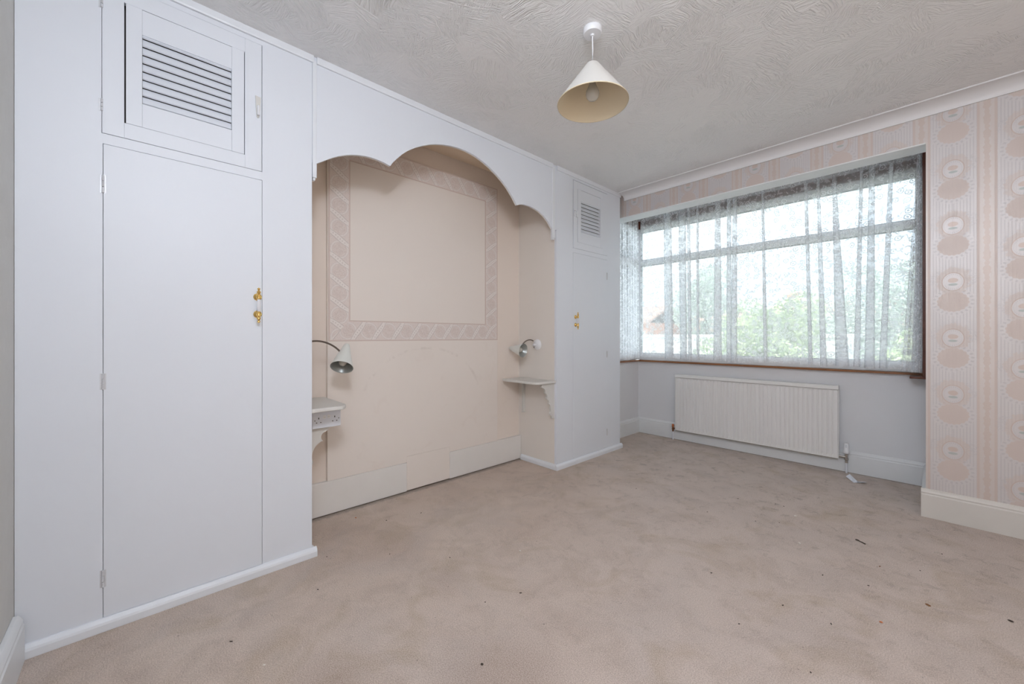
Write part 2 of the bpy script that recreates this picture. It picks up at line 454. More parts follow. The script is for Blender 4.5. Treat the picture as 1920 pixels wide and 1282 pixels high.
M['bark'] = plain('bark', (0.12, 0.09, 0.06), 0.9, var=0.3)
M['pale_ground'] = plain('pale_garden_ground', (0.56, 0.57, 0.50), 0.9, var=0.3, vscale=1)  # ground kept pale and neutral so its bounce lights the net
M['tiles'] = plain('clay_roof_tiles', (0.50, 0.30, 0.24), 0.8, var=0.15, vscale=3)
M['brick'] = plain('orange_brick', (0.62, 0.30, 0.20), 0.85, var=0.12, vscale=4)
M['render'] = plain('pale_render', (0.86, 0.85, 0.82), 0.8)
M['pane'] = plain('house_window_pane', (0.12, 0.15, 0.18), 0.1)

# ------------------------------------------------------------------ mesh builder
class MB:
    def __init__(s): s.v = []; s.f = []; s.mi = []
    def add(s, vs, fs, mi=0):
        o = len(s.v); s.v += [tuple(q) for q in vs]
        for f in fs: s.f.append(tuple(i + o for i in f)); s.mi.append(mi)
        return s
    def box(s, x0, x1, y0, y1, z0, z1, mi=0, T=None):
        vs = [(x, y, z) for z in (z0, z1) for y in (y0, y1) for x in (x0, x1)]
        if T is not None: vs = [tuple(T @ Vector(q)) for q in vs]
        return s.add(vs, [(0, 2, 3, 1), (4, 5, 7, 6), (0, 1, 5, 4), (2, 6, 7, 3), (0, 4, 6, 2), (1, 3, 7, 5)], mi)
    def prism(s, pts, axis, a, b, mi=0):
        "closed 2-D outline extruded along axis: 0 -> pts are (y,z); 1 -> (x,z); 2 -> (x,y)"
        def mk(p, q):
            return {0: (q, p[0], p[1]), 1: (p[0], q, p[1]), 2: (p[0], p[1], q)}[axis]
        n = len(pts); vs = [mk(p, a) for p in pts] + [mk(p, b) for p in pts]
        fs = [tuple(range(n)), tuple(range(2 * n - 1, n - 1, -1))]
        fs += [(i, i + n, (i + 1) % n + n, (i + 1) % n) for i in range(n)]
        return s.add(vs, fs, mi)
    def lathe(s, prof, T=None, n=24, mi=0, cap=True):
        "prof: (r, z) points, turned round z, then moved by T"
        vs = []; fs = []
        for r, z in prof:
            for k in range(n):
                a = 2 * PI * k / n; vs.append((r * math.cos(a), r * math.sin(a), z))
        for i in range(len(prof) - 1):
            for k in range(n):
                k2 = (k + 1) % n
                fs.append((i * n + k, i * n + k2, (i + 1) * n + k2, (i + 1) * n + k))
        if cap:
            if prof[0][0] > 1e-5: fs.append(tuple(range(n - 1, -1, -1)))
            if prof[-1][0] > 1e-5: fs.append(tuple((len(prof) - 1) * n + k for k in range(n)))
        if T is not None: vs = [tuple(T @ Vector(q)) for q in vs]
        return s.add(vs, fs, mi)
    def tube(s, pts, r, n=8, mi=0):
        pts = [Vector(p) for p in pts]; vs = []; fs = []
        up = Vector((0, 0, 1))
        for i, p in enumerate(pts):
            d = (pts[min(i + 1, len(pts) - 1)] - pts[max(i - 1, 0)]).normalized()
            a = d.cross(up)
            if a.length < 1e-3: a = d.cross(Vector((1, 0, 0)))
            a.normalize(); b = a.cross(d)
            rr = r[i] if isinstance(r, (list, tuple)) else r
            for k in range(n):
                t = 2 * PI * k / n; vs.append(tuple(p + (a * math.cos(t) + b * math.sin(t)) * rr))
        for i in range(len(pts) - 1):
            for k in range(n):
                fs.append((i * n + k, i * n + (k + 1) % n, (i + 1) * n + (k + 1) % n, (i + 1) * n + k))
        fs.append(tuple(range(n - 1, -1, -1))); fs.append(tuple((len(pts) - 1) * n + k for k in range(n)))
        return s.add(vs, fs, mi)
    def build(s, name, mats, parent=None, smooth=False, bevel=0, uv=None):
        me = bpy.data.meshes.new(name); me.from_pydata(s.v, [], s.f)
        if not isinstance(mats, (list, tuple)): mats = [mats]
        for q in mats: me.materials.append(M[q])
        for p, i in zip(me.polygons, s.mi): p.material_index = i
        if uv:
            L = me.uv_layers.new(name='UVMap')
            for lp in me.loops: L.data[lp.index].uv = uv[lp.vertex_index]
        bm = bmesh.new(); bm.from_mesh(me)
        if not uv: bmesh.ops.recalc_face_normals(bm, faces=bm.faces)
        bm.to_mesh(me); bm.free()
        if smooth:
            for p in me.polygons: p.use_smooth = True
            me.set_sharp_from_angle(angle=math.radians(40))
        o = bpy.data.objects.new(name, me); COL.objects.link(o)
        if parent is not None:
            o.parent = parent
            o.matrix_parent_inverse = Matrix.Translation(-Vector(parent.location))
        if bevel:
            b = o.modifiers.new('bevel', 'BEVEL'); b.width = bevel; b.segments = 2; b.limit_method = 'ANGLE'
        return o
def tag(o, label=None, cat=None, group=None, kind=None):
    if label: o['label'] = label
    if cat: o['category'] = cat
    if group: o['group'] = group
    if kind: o['kind'] = kind
    return o
def thing(name, loc, label, cat, group=None, kind=None):
    o = bpy.data.objects.new(name, None); COL.objects.link(o); o.location = loc; o.empty_display_size = 0.05
    return tag(o, label, cat, group, kind)
def frame_T(origin, zdir):
    z = Vector(zdir).normalized()
    q = z.to_track_quat('Z', 'Y')
    return Matrix.Translation(origin) @ q.to_matrix().to_4x4()

# ------------------------------------------------------------------ key dimensions (metres)
XF = -2.095      # face of the fitted wardrobes
XB = -2.53       # alcove back wall
YN = -0.309      # near wall (sliver at the left edge of the picture)
YL = 0.613       # right-hand side of the near wardrobe
YR = 2.452       # alcove side of the far wardrobe
YE = 3.394       # far end of the far wardrobe
YW = 3.445       # window wall
YB = 4.130       # back of the bay
XR = -0.042      # right reveal of the bay
XL = -2.310      # left side of the bay
H = 2.457
XRW = 1.75       # right wall
ZH = 2.24        # underside of the header over the bay

# ------------------------------------------------------------------ structure
o = MB().box(XB - .1, XRW + .1, YN - .1, YB + .1, -0.08, 0).build('floor', 'carpet'); tag(o, 'worn beige carpet with brown stains covering the whole floor', 'floor', kind='structure')
o = MB().box(XB - .1, XRW + .1, YN - .1, YB + .1, H, H + .08).build('ceiling', 'ceiling'); tag(o, 'white ceiling with swirled brush-stroke plaster texture', 'ceiling', kind='structure')
o = MB().box(XB - .1, XB, YN - .1, YW + .05, 0, H).build('wall_left', 'cream_wall'); tag(o, 'cream painted wall at the back of the arched alcove', 'wall', kind='structure')
o = MB().box(XB, XRW, YN - .1, YN, 0, H).build('wall_front', 'paper_grey'); tag(o, 'grey embossed papered wall, a sliver at the left edge beside the near wardrobe', 'wall', kind='structure')
o = MB().box(XRW, XRW + .1, YN - .1, YW + .1, 0, H).build('wall_right', 'unseen_wall'); tag(o, 'plain wall on the right side of the room, outside the picture', 'wall', kind='structure')
# window wall: papered right part + header strip over the bay
w = MB().box(XR, XRW, YW, YW + .12, 0, H)
w.box(XB, XR, YW, YW + .02, ZH, H)
o = w.build('wall_back', 'paper_wall'); tag(o, 'window wall with pink and white medallion wallpaper, running over the bay as a strip', 'wall', kind='structure')
o = MB().box(XL - .3, XR + .02, YW + .02, YW + .165, ZH, H).box(XL - .3, XR + .0, YW - .0005, YW + .021, ZH - .004, ZH + .006).build('trim_2', 'soffit', bevel=.003); tag(o, 'white plastered underside of the beam over the bay window', 'trim', kind='structure')
# bay shell below and beside the windows
w = MB().box(XL - .1, XR + .1, YB, YB + .1, 0, 0.80)
w.box(XL - .1, XL, YW + .02, YB, 0, 0.80).box(XB, XL, YW, YW + .12, 0, H)
o = w.build('wall_bay', 'window_wall', bevel=0); tag(o, 'pale grey painted wall of the bay below the window, behind the radiator', 'wall', kind='structure')
w = MB().box(XR, XR + .1, YW + .12, YB + .1, 0, H)
o = w.build('wall_bay_right', 'window_wall'); tag(o, 'right-hand return of the bay, seen almost edge on', 'wall', kind='structure')
w = MB().box(XL - .1, XR + .1, YB - .01, YB + .1, 2.375, H).box(XL - .1, XL, YW + .02, YB, 2.375, H)
o = w.build('wall_bay_top', 'window_wall'); tag(o, 'strip of bay wall above the window head, behind the beam', 'wall', kind='structure')

o = MB().box(XB + .001, XF - .019, YL + .001, YR - .001, H - .012, H - .0005).build('trim_3', 'peach'); tag(o, 'smooth ceiling board inside the alcove, behind the arch, peach to tint the shade', 'ceiling board', kind='structure')  # the board's stronger peach boosts the orange bounce in the alcove

# skirting boards
def skirt_profile(y, hgt, t):            # profile in (depth, z), depth grows into the room
    return [(0, 0), (t, 0), (t, hgt - .035), (t - .004, hgt - .028), (t - .002, hgt - .020), (t - .008, hgt - .008), (t - .014, hgt), (0, hgt)]
def skirt_y(mb, x0, x1, ywall, sgn, hgt=.168, t=.02):   # runs along x on wall at y=ywall, room side = sgn
    mb.prism([(ywall + sgn * d, z) for d, z in skirt_profile(0, hgt, t)], 0, x0, x1)
def skirt_x(mb, y0, y1, xwall, sgn, hgt=.168, t=.02):
    mb.prism([(xwall + sgn * d, z) for d, z in skirt_profile(0, hgt, t)], 1, y0, y1)
w = MB(); skirt_y(w, XR - .02, XRW, YW, -1); o = w.build('baseboard_back', 'dark_skirt'); tag(o, 'white skirting board under the medallion wallpaper, right of the bay', 'baseboard', kind='structure')
w = MB(); skirt_y(w, XL, XR, YB, -1); o = w.build('baseboard_bay', 'skirt_paint'); tag(o, 'white skirting board of the bay, behind and below the radiator', 'baseboard', kind='structure')
w = MB(); skirt_x(w, YW - .0, YB - .015, XR, -1); o = w.build('baseboard_bay_right', 'skirt_paint'); tag(o, 'short white skirting board on the right return of the bay', 'baseboard', kind='structure')
w = MB(); skirt_x(w, YW, YB - .015, XL, 1); o = w.build('baseboard_bay_left', 'skirt_paint'); tag(o, 'short white skirting board on the left side of the bay, beside the far wardrobe', 'baseboard', kind='structure')
w = MB(); skirt_y(w, XF + .022, XRW, YN, 1, .158, .026); o = w.build('baseboard_front', 'skirt_paint', bevel=.002); tag(o, 'white moulded skirting board at the bottom left corner of the picture', 'baseboard', kind='structure')
w = MB(); skirt_x(w, YN + .03, YW - .02, XRW, -1); o = w.build('baseboard_right', 'skirt_paint'); tag(o, 'white skirting board on the right wall, outside the picture', 'baseboard', kind='structure')

# cove between window wall and ceiling
pts = [(YW, 2.398), (YW - .010, 2.398)]
for k in range(9):
    a = PI / 2 * k / 8
    pts.append((YW - .010 - .085 * (1 - math.cos(a)), 2.404 + .046 * math.sin(a)))
pts += [(YW - .112, 2.450), (YW - .112, H), (YW, H)]
w = MB().prism(pts, 0, XF + .02, XRW); o = w.build('trim_1', 'cove_paint', smooth=True); tag(o, 'white curved cove running along the top of the window wall', 'trim', kind='structure')

# ------------------------------------------------------------------ alcove: boxed panel, border, skirting
al = thing('boxed_panel', (XB + .015, 1.5, .205), 'flat cream panel boxed over the chimney breast in the alcove, framed by a patterned border', 'panel')
PX = -2.505
poly = [(.820, .206), (1.345, .206), (1.345, .248), (1.700, .248), (1.700, .209), (2.176, .209), (2.176, 2.312), (.820, 2.312)]
MB().prism(poly, 0, XB + .001, PX).build('board', 'cream', al, bevel=.0015)
BI = (.955, 2.043, 1.180, 2.177); BO = (.826, 2.174, 1.050, 2.308)
cw = .1345
for k, (p, q, pi, qi, along) in enumerate([
        ((BO[0], BO[2]), (BO[1], BO[2]), (BI[0], BI[2]), (BI[1], BI[2]), 'y'),
        ((BO[0], BO[3]), (BO[1], BO[3]), (BI[0], BI[3]), (BI[1], BI[3]), 'y'),
        ((BO[0], BO[2]), (BO[0], BO[3]), (BI[0], BI[2]), (BI[0], BI[3]), 'z'),
        ((BO[1], BO[2]), (BO[1], BO[3]), (BI[1], BI[2]), (BI[1], BI[3]), 'z')]):
    vs, uvs = [], []
    for (yy, zz), wv in ((p, 0), (q, 0), (qi, 1), (pi, 1)):
        vs.append((PX + .0016, yy, zz)); uu = (yy if along == 'y' else -zz) / cw
        uvs.append((uu, wv))
    b0 = [(PX, a, b) for _, a, b in vs]
    mb = MB().add(vs + b0, [(0, 1, 2, 3), (4, 7, 6, 5), (0, 4, 5, 1), (1, 5, 6, 2), (2, 6, 7, 3), (3, 7, 4, 0)])
    mb.build('border_strip', 'border', al, uv=uvs + uvs)
s_ = thing('alcove_skirting', (XB + .02, 1.5, 0), 'cream painted skirting across the alcove with a raised middle section', 'skirting')
sx = -2.5035
MB().box(XB + .001, sx, YL + .001, 1.3445, .006, .2050).build('skirting_board', 'cream_skirt', s_, bevel=.003)
MB().box(XB + .001, sx, 1.7005, YR - .001, .006, .2080).build('skirting_board', 'cream_skirt', s_, bevel=.003)
tag(MB().box(XB + .001, sx - .002, 1.345, 1.700, .010, .2472).build('raised_infill', 'cream', s_, bevel=.0015), 'taller cream infill in the middle of the skirting')

# ------------------------------------------------------------------ fitted wardrobes
def hinge(parent, y, z0, z1, knuckle=True):
    mb = MB().box(XF - .001, XF + .0015, y - .008, y + .008, z0, z1)
    n = 3; dz = (z1 - z0) / n
    for k in range(n):
        T = Matrix.Translation((XF + .003, y, z0 + k * dz + .001))
        mb.lathe([(.0036, 0), (.0036, dz - .002)], T, 8)
    return mb.build('hinge', 'hinge', parent)
def louver_door(parent, y0, y1, z0, z1, sy0, sy1, gapL, gapR):
    d = MB()
    a0, a1, b0, b1 = sy0 - gapL, sy1 + gapR, 1.886, 2.3405
    xf, xb = XF + .002, XF - .020
    d.box(xb, xf, y0, a0, z0, z1).box(xb, xf, a1, y1, z0, z1).box(xb, xf, a0, a1, z0, b0).box(xb, xf, a0, a1, b1, z1)
    o = d.build('hatch_door', 'white_paint', parent, bevel=.001)
    xf2 = XF + .0035
    f = MB()
    f.box(xb, xf2, sy0, sy0 + .045, b0 + .0005, b1 - .0008).box(xb, xf2, sy1 - .045, sy1, b0 + .0005, b1 - .0008)
    f.box(xb, xf2 - .001, sy0 + .0452, sy1 - .0452, 2.243, b1 - .002).box(xb, xf2 - .001, sy0 + .0452, sy1 - .0452, b0 + .0005, 1.977)
    f.build('shutter_frame', 'white_paint', o, bevel=.0008)
    for k in range(9):
        zc = 1.9945 + k * .0318
        T = Matrix.Translation((XF - .008, 0, zc)) @ Matrix.Rotation(math.radians(-24), 4, 'Y')
        MB().box(-.003, .003, sy0 + .046, sy1 - .046, -.0158, .0158, 0, T).build('slat', 'white_paint', o)
    return o
def pull_handle(parent, y, zc, hh):
    for sg in (-1, 1):
        root = MB()
        T = Matrix.Translation((XF + .0012, y, zc + sg * hh * .25)) @ Matrix.Rotation(PI / 2, 4, 'Y')
        root.lathe([(.0165, 0), (.0165, .002), (.013, .004), (.0085, .006), (.006, .010), (.0055, .026), (.007, .029), (0, .032)], T, 20)
        T = Matrix.Translation((XF + .027, y, zc + sg * hh * .25))
        if sg < 0: T = T @ Matrix.Rotation(PI, 4, 'X')
        root.lathe([(.0055, -.012), (.0075, -.008), (.006, -.003), (.0085, .004), (.0085, .008), (.005, .012), (.0075, .017), (.0085, .021), (.005, .026), (.003, .029), (.006, .033), (.006, .036), (0, .041)], T, 16)
        o = root.build('handle_mount', 'brass', parent, smooth=True); o['label'] = 'turned brass handle mount'
    g = MB().lathe([(.0052, -hh * .18), (.0075, -hh * .08), (.0085, 0), (.0075, hh * .08), (.0052, hh * .18)], Matrix.Translation((XF + .027, y, zc)), 16)
    g.build('handle_grip', 'porcelain', parent, smooth=True)['label'] = 'white porcelain handle grip'
def slab_door(parent, y0, y1, z0, z1):
    return MB().box(XF - .020, XF + .0012, y0, y1, z0, z1).build('door', 'white_paint', parent, bevel=.0012)
def kick(parent, y0, y1, ends):
    t = .02; pf = [(0, 0), (t, 0), (t, .026), (t - .003, .034), (t - .010, .041), (t - .012, .044), (0, .045)]
    mb = MB().prism([(XF + d, z) for d, z in pf], 1, y0 - (t if 'l' in ends else 0), y1 + (t if 'r' in ends else 0))
    if 'r' in ends: mb.prism([(y1 + d, z) for d, z in pf], 0, XF - .030, XF + .0)
    if 'l' in ends: mb.prism([(y0 - d, z) for d, z in pf], 0, XB + .034, XF + .0)
    return mb.build('kick_moulding', 'trim_paint', parent, bevel=.0015)
def wardrobe(label, y0, y1, side0, side1, d0, d1, h0, h1, mirror, ends):
    r = thing('fitted_wardrobe', (XF, (y0 + y1) / 2, 0), label, 'wardrobe')
    g = .0014
    mz0, mz1, hz0, hz1 = .045, 1.789, 1.829, 2.4015
    f = MB()
    f.box(XF - .022, XF, y0, min(d0, h0) - g, 0, H).box(XF - .022, XF, max(d1, h1) + g, y1, 0, H)
    a, b_ = min(d0, h0) - g, max(d1, h1) + g
    f.box(XF - .022, XF, a, b_, mz1 + g, hz0 - g).box(XF - .022, XF, a, b_, hz1 + (.0045 if mirror else g), H).box(XF - .022, XF, a, b_, 0, mz0 - g)
    if d0 > a + g: f.box(XF - .022, XF, a, d0 - g, 0, mz1 + g)
    if d1 < b_ - g: f.box(XF - .022, XF, d1 + g, b_, 0, mz1 + g)
    f.build('face_frame', 'white_paint', r)
    if side0: MB().box(XB, XF - .0225, y0, y0 + .018, 0, H).build('side_panel', 'cream2', r)
    if side1: MB().box(XB, XF - .0225, y1 - .018, y1, 0, H).build('side_panel', 'peach' if not mirror else 'white_paint', r)
    MB().box(XB + .002, XB + .012, y0 + .02, y1 - .02, .002, H - .002).box(XB + .013, XF - .10, y0 + .02, y1 - .02, 1.80, 1.815).box(XF-.06, XF - .05, y0 + .02, y1 - .02, .002, H - .002).build('lining', 'cupboard_inside_shade', r)  # dark sheets behind the doors stand in for the unlit inside
    dr = slab_door(r, d0, d1, mz0, mz1)
    hy = d1 if mirror else d0
    for z0, z1 in ((1.607, 1.674), (.884, .943), (.157, .220)): hinge(dr, hy + (g / 2 if mirror else -g / 2), z0, z1)
    if mirror:
        hd = louver_door(r, h0, h1, hz0, hz1, 2.727, 3.108, .003, .0015)
        pull_handle(dr, 2.698, 1.211, .132)
        c = MB().box(XF + .002, XF + .009, 2.668, 2.690, 2.10, 2.155).box(XF + .002, XF + .012, 2.700, 2.722, 2.095, 2.150).box(XF + .009, XF + .013, 2.684, 2.705, 2.118, 2.132)
        c.build('catch', 'trim_paint', hd, bevel=.001)
        MB().lathe([(.003, 0), (.003, .001)], Matrix.Translation((XF + .009, 2.679, 2.143)) @ Matrix.Rotation(PI / 2, 4, 'Y'), 8).build('screw', 'dark', hd)
    else:
        hd = louver_door(r, h0, h1, hz0, hz1, -.042, .333, .0048, .0028)
        pull_handle(dr, .384, 1.2185, .155)
        MB().prism([(.3745, 2.163), (.396, 2.160), (.394, 2.115), (.3915, 2.085), (.389, 2.068), (.3835, 2.064), (.3795, 2.070), (.378, 2.085), (.3765, 2.115)], 0, XF + .0025, XF + .0075).build('catch_plate', 'shelf_paint', hd, bevel=.001)
        T = Matrix.Translation((XF + .0135, .385, 2.105)) @ Matrix.Rotation(math.radians(-5), 4, 'Y')
        MB().lathe([(0, -.034), (.0058, -.031), (.0064, -.024), (.0045, -.008), (.0060, .006), (.0058, .012), (0, .016)], T, 12).build('drop_pull', 'plastic', hd, smooth=True)
        for z0, z1 in ((1.908, 1.953), (2.287, 2.330)): hinge(hd, h0 - g / 2, z0, z1)
    kick(r, y0, y1, ends)
    MB().prism([(XF, 2.424), (XF + .010, 2.424), (XF + .012, 2.431), (XF + .012, H), (XF, H)], 1, y0, y1 + (.006 if not mirror else 0)).build('top_batten', 'trim_paint', r, bevel=.001)
    return r
wardrobe('white fitted wardrobe nearest the camera, tall plain door under a louvred hatch', YN + .001, YL, False, True, -.102, .401, -.105, .400, False, 'r')
wardrobe('white fitted wardrobe at the far end beside the bay window', YR, YE, True, True, 2.667, 3.170, 2.671, 3.176, True, 'lr')

# ------------------------------------------------------------------ scalloped arch panel
arch = [(0.634, 1.935), (0.66, 1.953), (0.688, 1.973), (0.715, 1.991), (0.742, 2.006), (0.774, 2.021), (0.807, 2.033), (0.842, 2.042), (0.876, 2.048), (0.912, 2.051), (0.947, 2.050), (0.985, 2.046), (1.022, 2.037),
        (1.042, 2.066), (1.066, 2.094), (1.100, 2.130), (1.135, 2.161), (1.183, 2.194), (1.232, 2.221), (1.276, 2.242), (1.32, 2.259), (1.374, 2.274), (1.428, 2.284), (1.485, 2.290), (1.542, 2.291), (1.612, 2.284), (1.679, 2.268), (1.748, 2.243), (1.809, 2.211), (1.863, 2.180), (1.913, 2.143), (1.962, 2.095), (2.009, 2.040),
        (2.044, 2.054), (2.079, 2.061), (2.14, 2.063), (2.197, 2.056), (2.250, 2.044), (2.301, 2.022), (2.352, 1.986), (2.398, 1.938)]
fa = thing('arch_pelmet', (XF, 1.5, 2.2), 'white scalloped arch panel joining the two wardrobes above the alcove', 'pelmet')
outline = [(YL + .001, 1.935)] + arch + [(YR - .001, 1.938), (YR - .001, H), (YL + .001, H)]
MB().prism(outline, 0, XF - .016, XF).build('arch_panel', 'white_paint', fa)
MB().prism(outline[:-2] + [(YR - .001, H - .013), (YL + .001, H - .013)], 0, XF - .0185, XF - .0162).build('peach_bounce_backing', 'peach', fa)  # unseen backing added behind the arch; its peach boosts the orange bounce
MB().prism([(XF, 2.424), (XF + .010, 2.424), (XF + .012, 2.431), (XF + .012, H), (XF, H)], 1, .634, 2.398).build('top_batten', 'trim_paint', fa, bevel=.001)
for y0, y1, zb in ((YL + .002, .634, 1.862), (2.398, 2.428, 1.868)):
    MB().box(XF - .016, XF + .006, y0, y1, zb, 2.438).box(XF - .016, XF + .003, y0 + .002, y1 - .006, zb - .014, zb).build('side_batten', 'trim_paint', fa, bevel=.002)

# ------------------------------------------------------------------ bedside shelves with brackets
def shelf(label, ys, sg, prof, xbr, zt):
    r = thing('bedside_shelf', (-2.3, ys, zt - .02), label, 'shelf', None)
    pts = [(XB + (.036 if sg > 0 else .034), ys)]
    ww = .185 if sg > 0 else .225
    x1 = -2.100
    pts = [(-2.497, ys), (-2.497, ys + sg * ww)]
    rr = .07
    pts.append((x1 - rr, ys + sg * ww))
    for k in range(1, 7):
        a = PI / 2 * k / 6
        pts.append((x1 - rr + rr * math.sin(a), ys + sg * (ww - rr * .65 + rr * .65 * math.cos(a))))
    pts.append((x1, ys))
    MB().prism(pts, 2, zt - .020, zt).build('shelf_top', 'shelf_paint', r, bevel=.004)
    MB().prism([(ys + sg * a, zt - .020 + b) for a, b in prof], 0, xbr - .018, xbr).build('bracket', 'shelf_paint', r, bevel=.0012)
    return r
profL = [(0, 0), (.15, 0), (.15, -.10), (.132, -.128), (.122, -.134), (.108, -.140), (.098, -.150), (.094, -.163), (.098, -.177), (.104, -.184), (.092, -.188), (.076, -.198), (.062, -.214), (.053, -.234), (.048, -.258), (.050, -.276), (.056, -.286), (.054, -.300), (.042, -.304), (.036, -.318), (0, -.32)]
profR = [(0, 0), (.150, 0), (.152, -.022), (.140, -.030), (.124, -.036), (.112, -.046), (.106, -.060), (.108, -.074), (.098, -.080), (.086, -.092), (.084, -.108), (.092, -.118), (.082, -.128), (.068, -.136), (.062, -.150), (.066, -.164), (.056, -.170), (.044, -.186), (.040, -.206), (.040, -.232), (.048, -.244), (.046, -.258), (.034, -.262), (.030, -.285), (0, -.29)]
shelf('cream corner shelf on a scrolled bracket beside the near wardrobe, socket beneath', YL, 1, profL, -2.262, .720)
rs = shelf('cream corner shelf on scrolled brackets beside the far wardrobe', YR, -1, profR, -2.118, .722)
MB().box(-2.470, -2.452, YR - .026, YR - .0005, .425, .702).box(-2.474, -2.448, YR - .032, YR - .0005, .42, .4248).build('batten', 'shelf_paint', rs, bevel=.001)

# double socket under the left shelf
so = thing('wall_socket', (-2.25, .728, .59), 'white double power socket mounted under the left bedside shelf', 'socket')
MB().box(-2.2615, -2.243, .657, .798, .594, .674).build('back_box', 'socket_plastic', so, bevel=.002)
fp = MB().box(-2.243, -2.234, .655, .801, .591, .677).build('face_plate', 'socket_plastic', so, bevel=.003)
for yc in (.687, .769):
    s2 = MB(); x0, x1 = -2.2345, -2.2336
    s2.box(x0, x1, yc - .0022, yc + .0022, .640, .649)
    s2.box(x0, x1, yc - .0135, yc - .0075, .620, .6243).box(x0, x1, yc + .0075, yc + .0135, .620, .6243)
    s2.build('pin_holes', 'dark', fp)
for yc in (.668, .790):
    MB().lathe([(.0026, 0), (.0026, .0009)], Matrix.Translation((-2.2345, yc, .634)) @ Matrix.Rotation(PI / 2, 4, 'Y'), 10).build('fixing_screw', 'dark', fp)
for yc in (.716, .738):
    MB().box(-2.2345, -2.2325, yc - .0075, yc + .0075, .640, .658).build('switch', 'plastic', fp, bevel=.001)
    MB().box(-2.2325, -2.2321, yc - .005, yc + .005, .6475, .6487).build('switch_mark', 'print', fp)

# ------------------------------------------------------------------ gooseneck reading lamps
def cone_lamp(label, base, bn, arm, rim, apex, R, wall_dots):
    r = thing('reading_lamp', base, label, 'lamp', 'gooseneck reading lamps either side of the alcove')
    T = frame_T(base, bn)
    MB().lathe([(.044, 0), (.045, .004), (.040, .012), (.026, .022), (.014, .027), (0, .028)], T, 28).build('wall_plate', 'plastic', r, smooth=True)
    if wall_dots:
        st = MB().lathe([(.011, .0), (.011, .030), (.008, .036), (0, .037)], T @ Matrix.Translation((0, 0, .018)), 14)
        st.build('switch_housing', 'plastic', r, smooth=True)
        for dz in (.009, -.022):
            MB().lathe([(.0035, 0), (.0035, .004), (0, .005)], Matrix.Translation((base[0] - .022, base[1] - .020, base[2] + dz)) @ Matrix.Rotation(PI / 2, 4, 'X'), 10).build('knob', 'dark', r)
    MB().tube(arm, .0050, 10).build('gooseneck', 'gooseneck', r, smooth=True)
    rim = Vector(rim); apex = Vector(apex); L = (apex - rim).length
    T = frame_T(rim, apex - rim)
    sh = MB().lathe([(R, 0), (R * .985, .004), (.016, L * .93), (.013, L * .97), (.006, L)], T, 36, cap=False)
    so_ = sh.build('lamp_shade', 'lamp_cream', r, smooth=True)
    MB().lathe([(R * .995, 0.0005), (R * .93, .003), (.012, L * .90), (0, L * .91)], T, 36, cap=False).build('lining', 'lamp_inner', so_, smooth=True)
    MB().lathe([(0, .012), (.013, .016), (.021, .028), (.023, .040), (.019, .054), (.012, .066), (.012, L * .8)], T, 20).build('bulb', 'bulb', r, smooth=True)
    return r
def bez(p0, p1, p2, p3, n=14):
    P = [Vector(q) for q in (p0, p1, p2, p3)]; out = []
    for i in range(n + 1):
        t = i / n
        out.append(tuple(P[0] * (1 - t) ** 3 + P[1] * 3 * t * (1 - t) ** 2 + P[2] * 3 * t * t * (1 - t) + P[3] * t ** 3))
    return out
cone_lamp('cream cone reading lamp on a gooseneck beside the near wardrobe, shade pointing down', (-2.30, YL, 1.035), (0, 1, 0),
          bez((-2.30, YL + .024, 1.040), (-2.30, .68, 1.070), (-2.30, .77, 1.055), (-2.300, .822, .992)),
          (-2.250, .812, .908), (-2.332, .872, 1.036), .0605, False)
cone_lamp('cream cone reading lamp on a gooseneck beside the far wardrobe, shade turned sideways', (-2.305, YR, 1.010), (0, -1, 0),
          bez((-2.325, YR - .03, 1.040), (-2.345, 2.40, 1.062), (-2.375, 2.37, 1.050), (-2.395, 2.345, .995)),
          (-2.345, 2.322, .962), (-2.488, 2.300, .980), .0580, True)

# ------------------------------------------------------------------ pendant light
PXc, PYc = -1.052, 1.478
pl = thing('pendant_light', (PXc, PYc, H), 'pendant light with an ivory cone shade hanging from the ceiling', 'light')
TP = Matrix.Translation((PXc, PYc, 0))
MB().lathe([(.0415, H), (.0415, H - .020), (.038, H - .025), (.010, H - .026), (.0085, H - .031), (.005, H - .033), (0, H - .033)], TP, 36).build('ceiling_rose', 'plastic', pl, smooth=True)
MB().tube([(PXc, PYc, H - .03), (PXc + .001, PYc, 2.36), (PXc, PYc, 2.275)], .0028, 8).build('cord', 'plastic', pl)
zr, zt_, Rr, Rt = 2.122, 2.298, .156, .030
sh = MB().lathe([(Rr, zr), (Rr + .0012, zr + .002), (Rr - .001, zr + .004), (Rt, zt_ - .002), (Rt - .002, zt_)], TP, 64, cap=False).build('lamp_shade', 'shade_out', pl, smooth=True)
MB().lathe([(Rr - .0012, zr), (Rt - .0025, zt_ - .001)], TP, 64, cap=False).build('lining', 'shade_in', sh, smooth=True)
MB().lathe([(Rr + .0006, zr - .0012), (Rr + .0016, zr + .0010), (Rr + .0006, zr + .003), (Rr - .0012, zr + .0018), (Rr - .0008, zr - .0006)], TP, 64, cap=False).build('rim', 'shade_in', sh, smooth=True)
hk = MB().lathe([(.0, 2.285), (.009, 2.283), (.014, 2.270), (.017, 2.265), (.017, 2.245), (.020, 2.243), (.020, 2.238), (.015, 2.236), (.015, 2.222), (0, 2.222)], TP, 20)
hk.build('lamp_holder', 'plastic', pl, smooth=True)
for k in range(3):
    gm = MB()
    a = 2 * PI * k / 3 + 2.2
    gm.tube([(PXc + .018 * math.cos(a), PYc + .018 * math.sin(a), 2.240), (PXc + .060 * math.cos(a), PYc + .060 * math.sin(a), 2.240), (PXc + .066 * math.cos(a), PYc + .066 * math.sin(a), 2.2225)], .0011, 6)
    gm.build('shade_wire', 'chrome', sh)
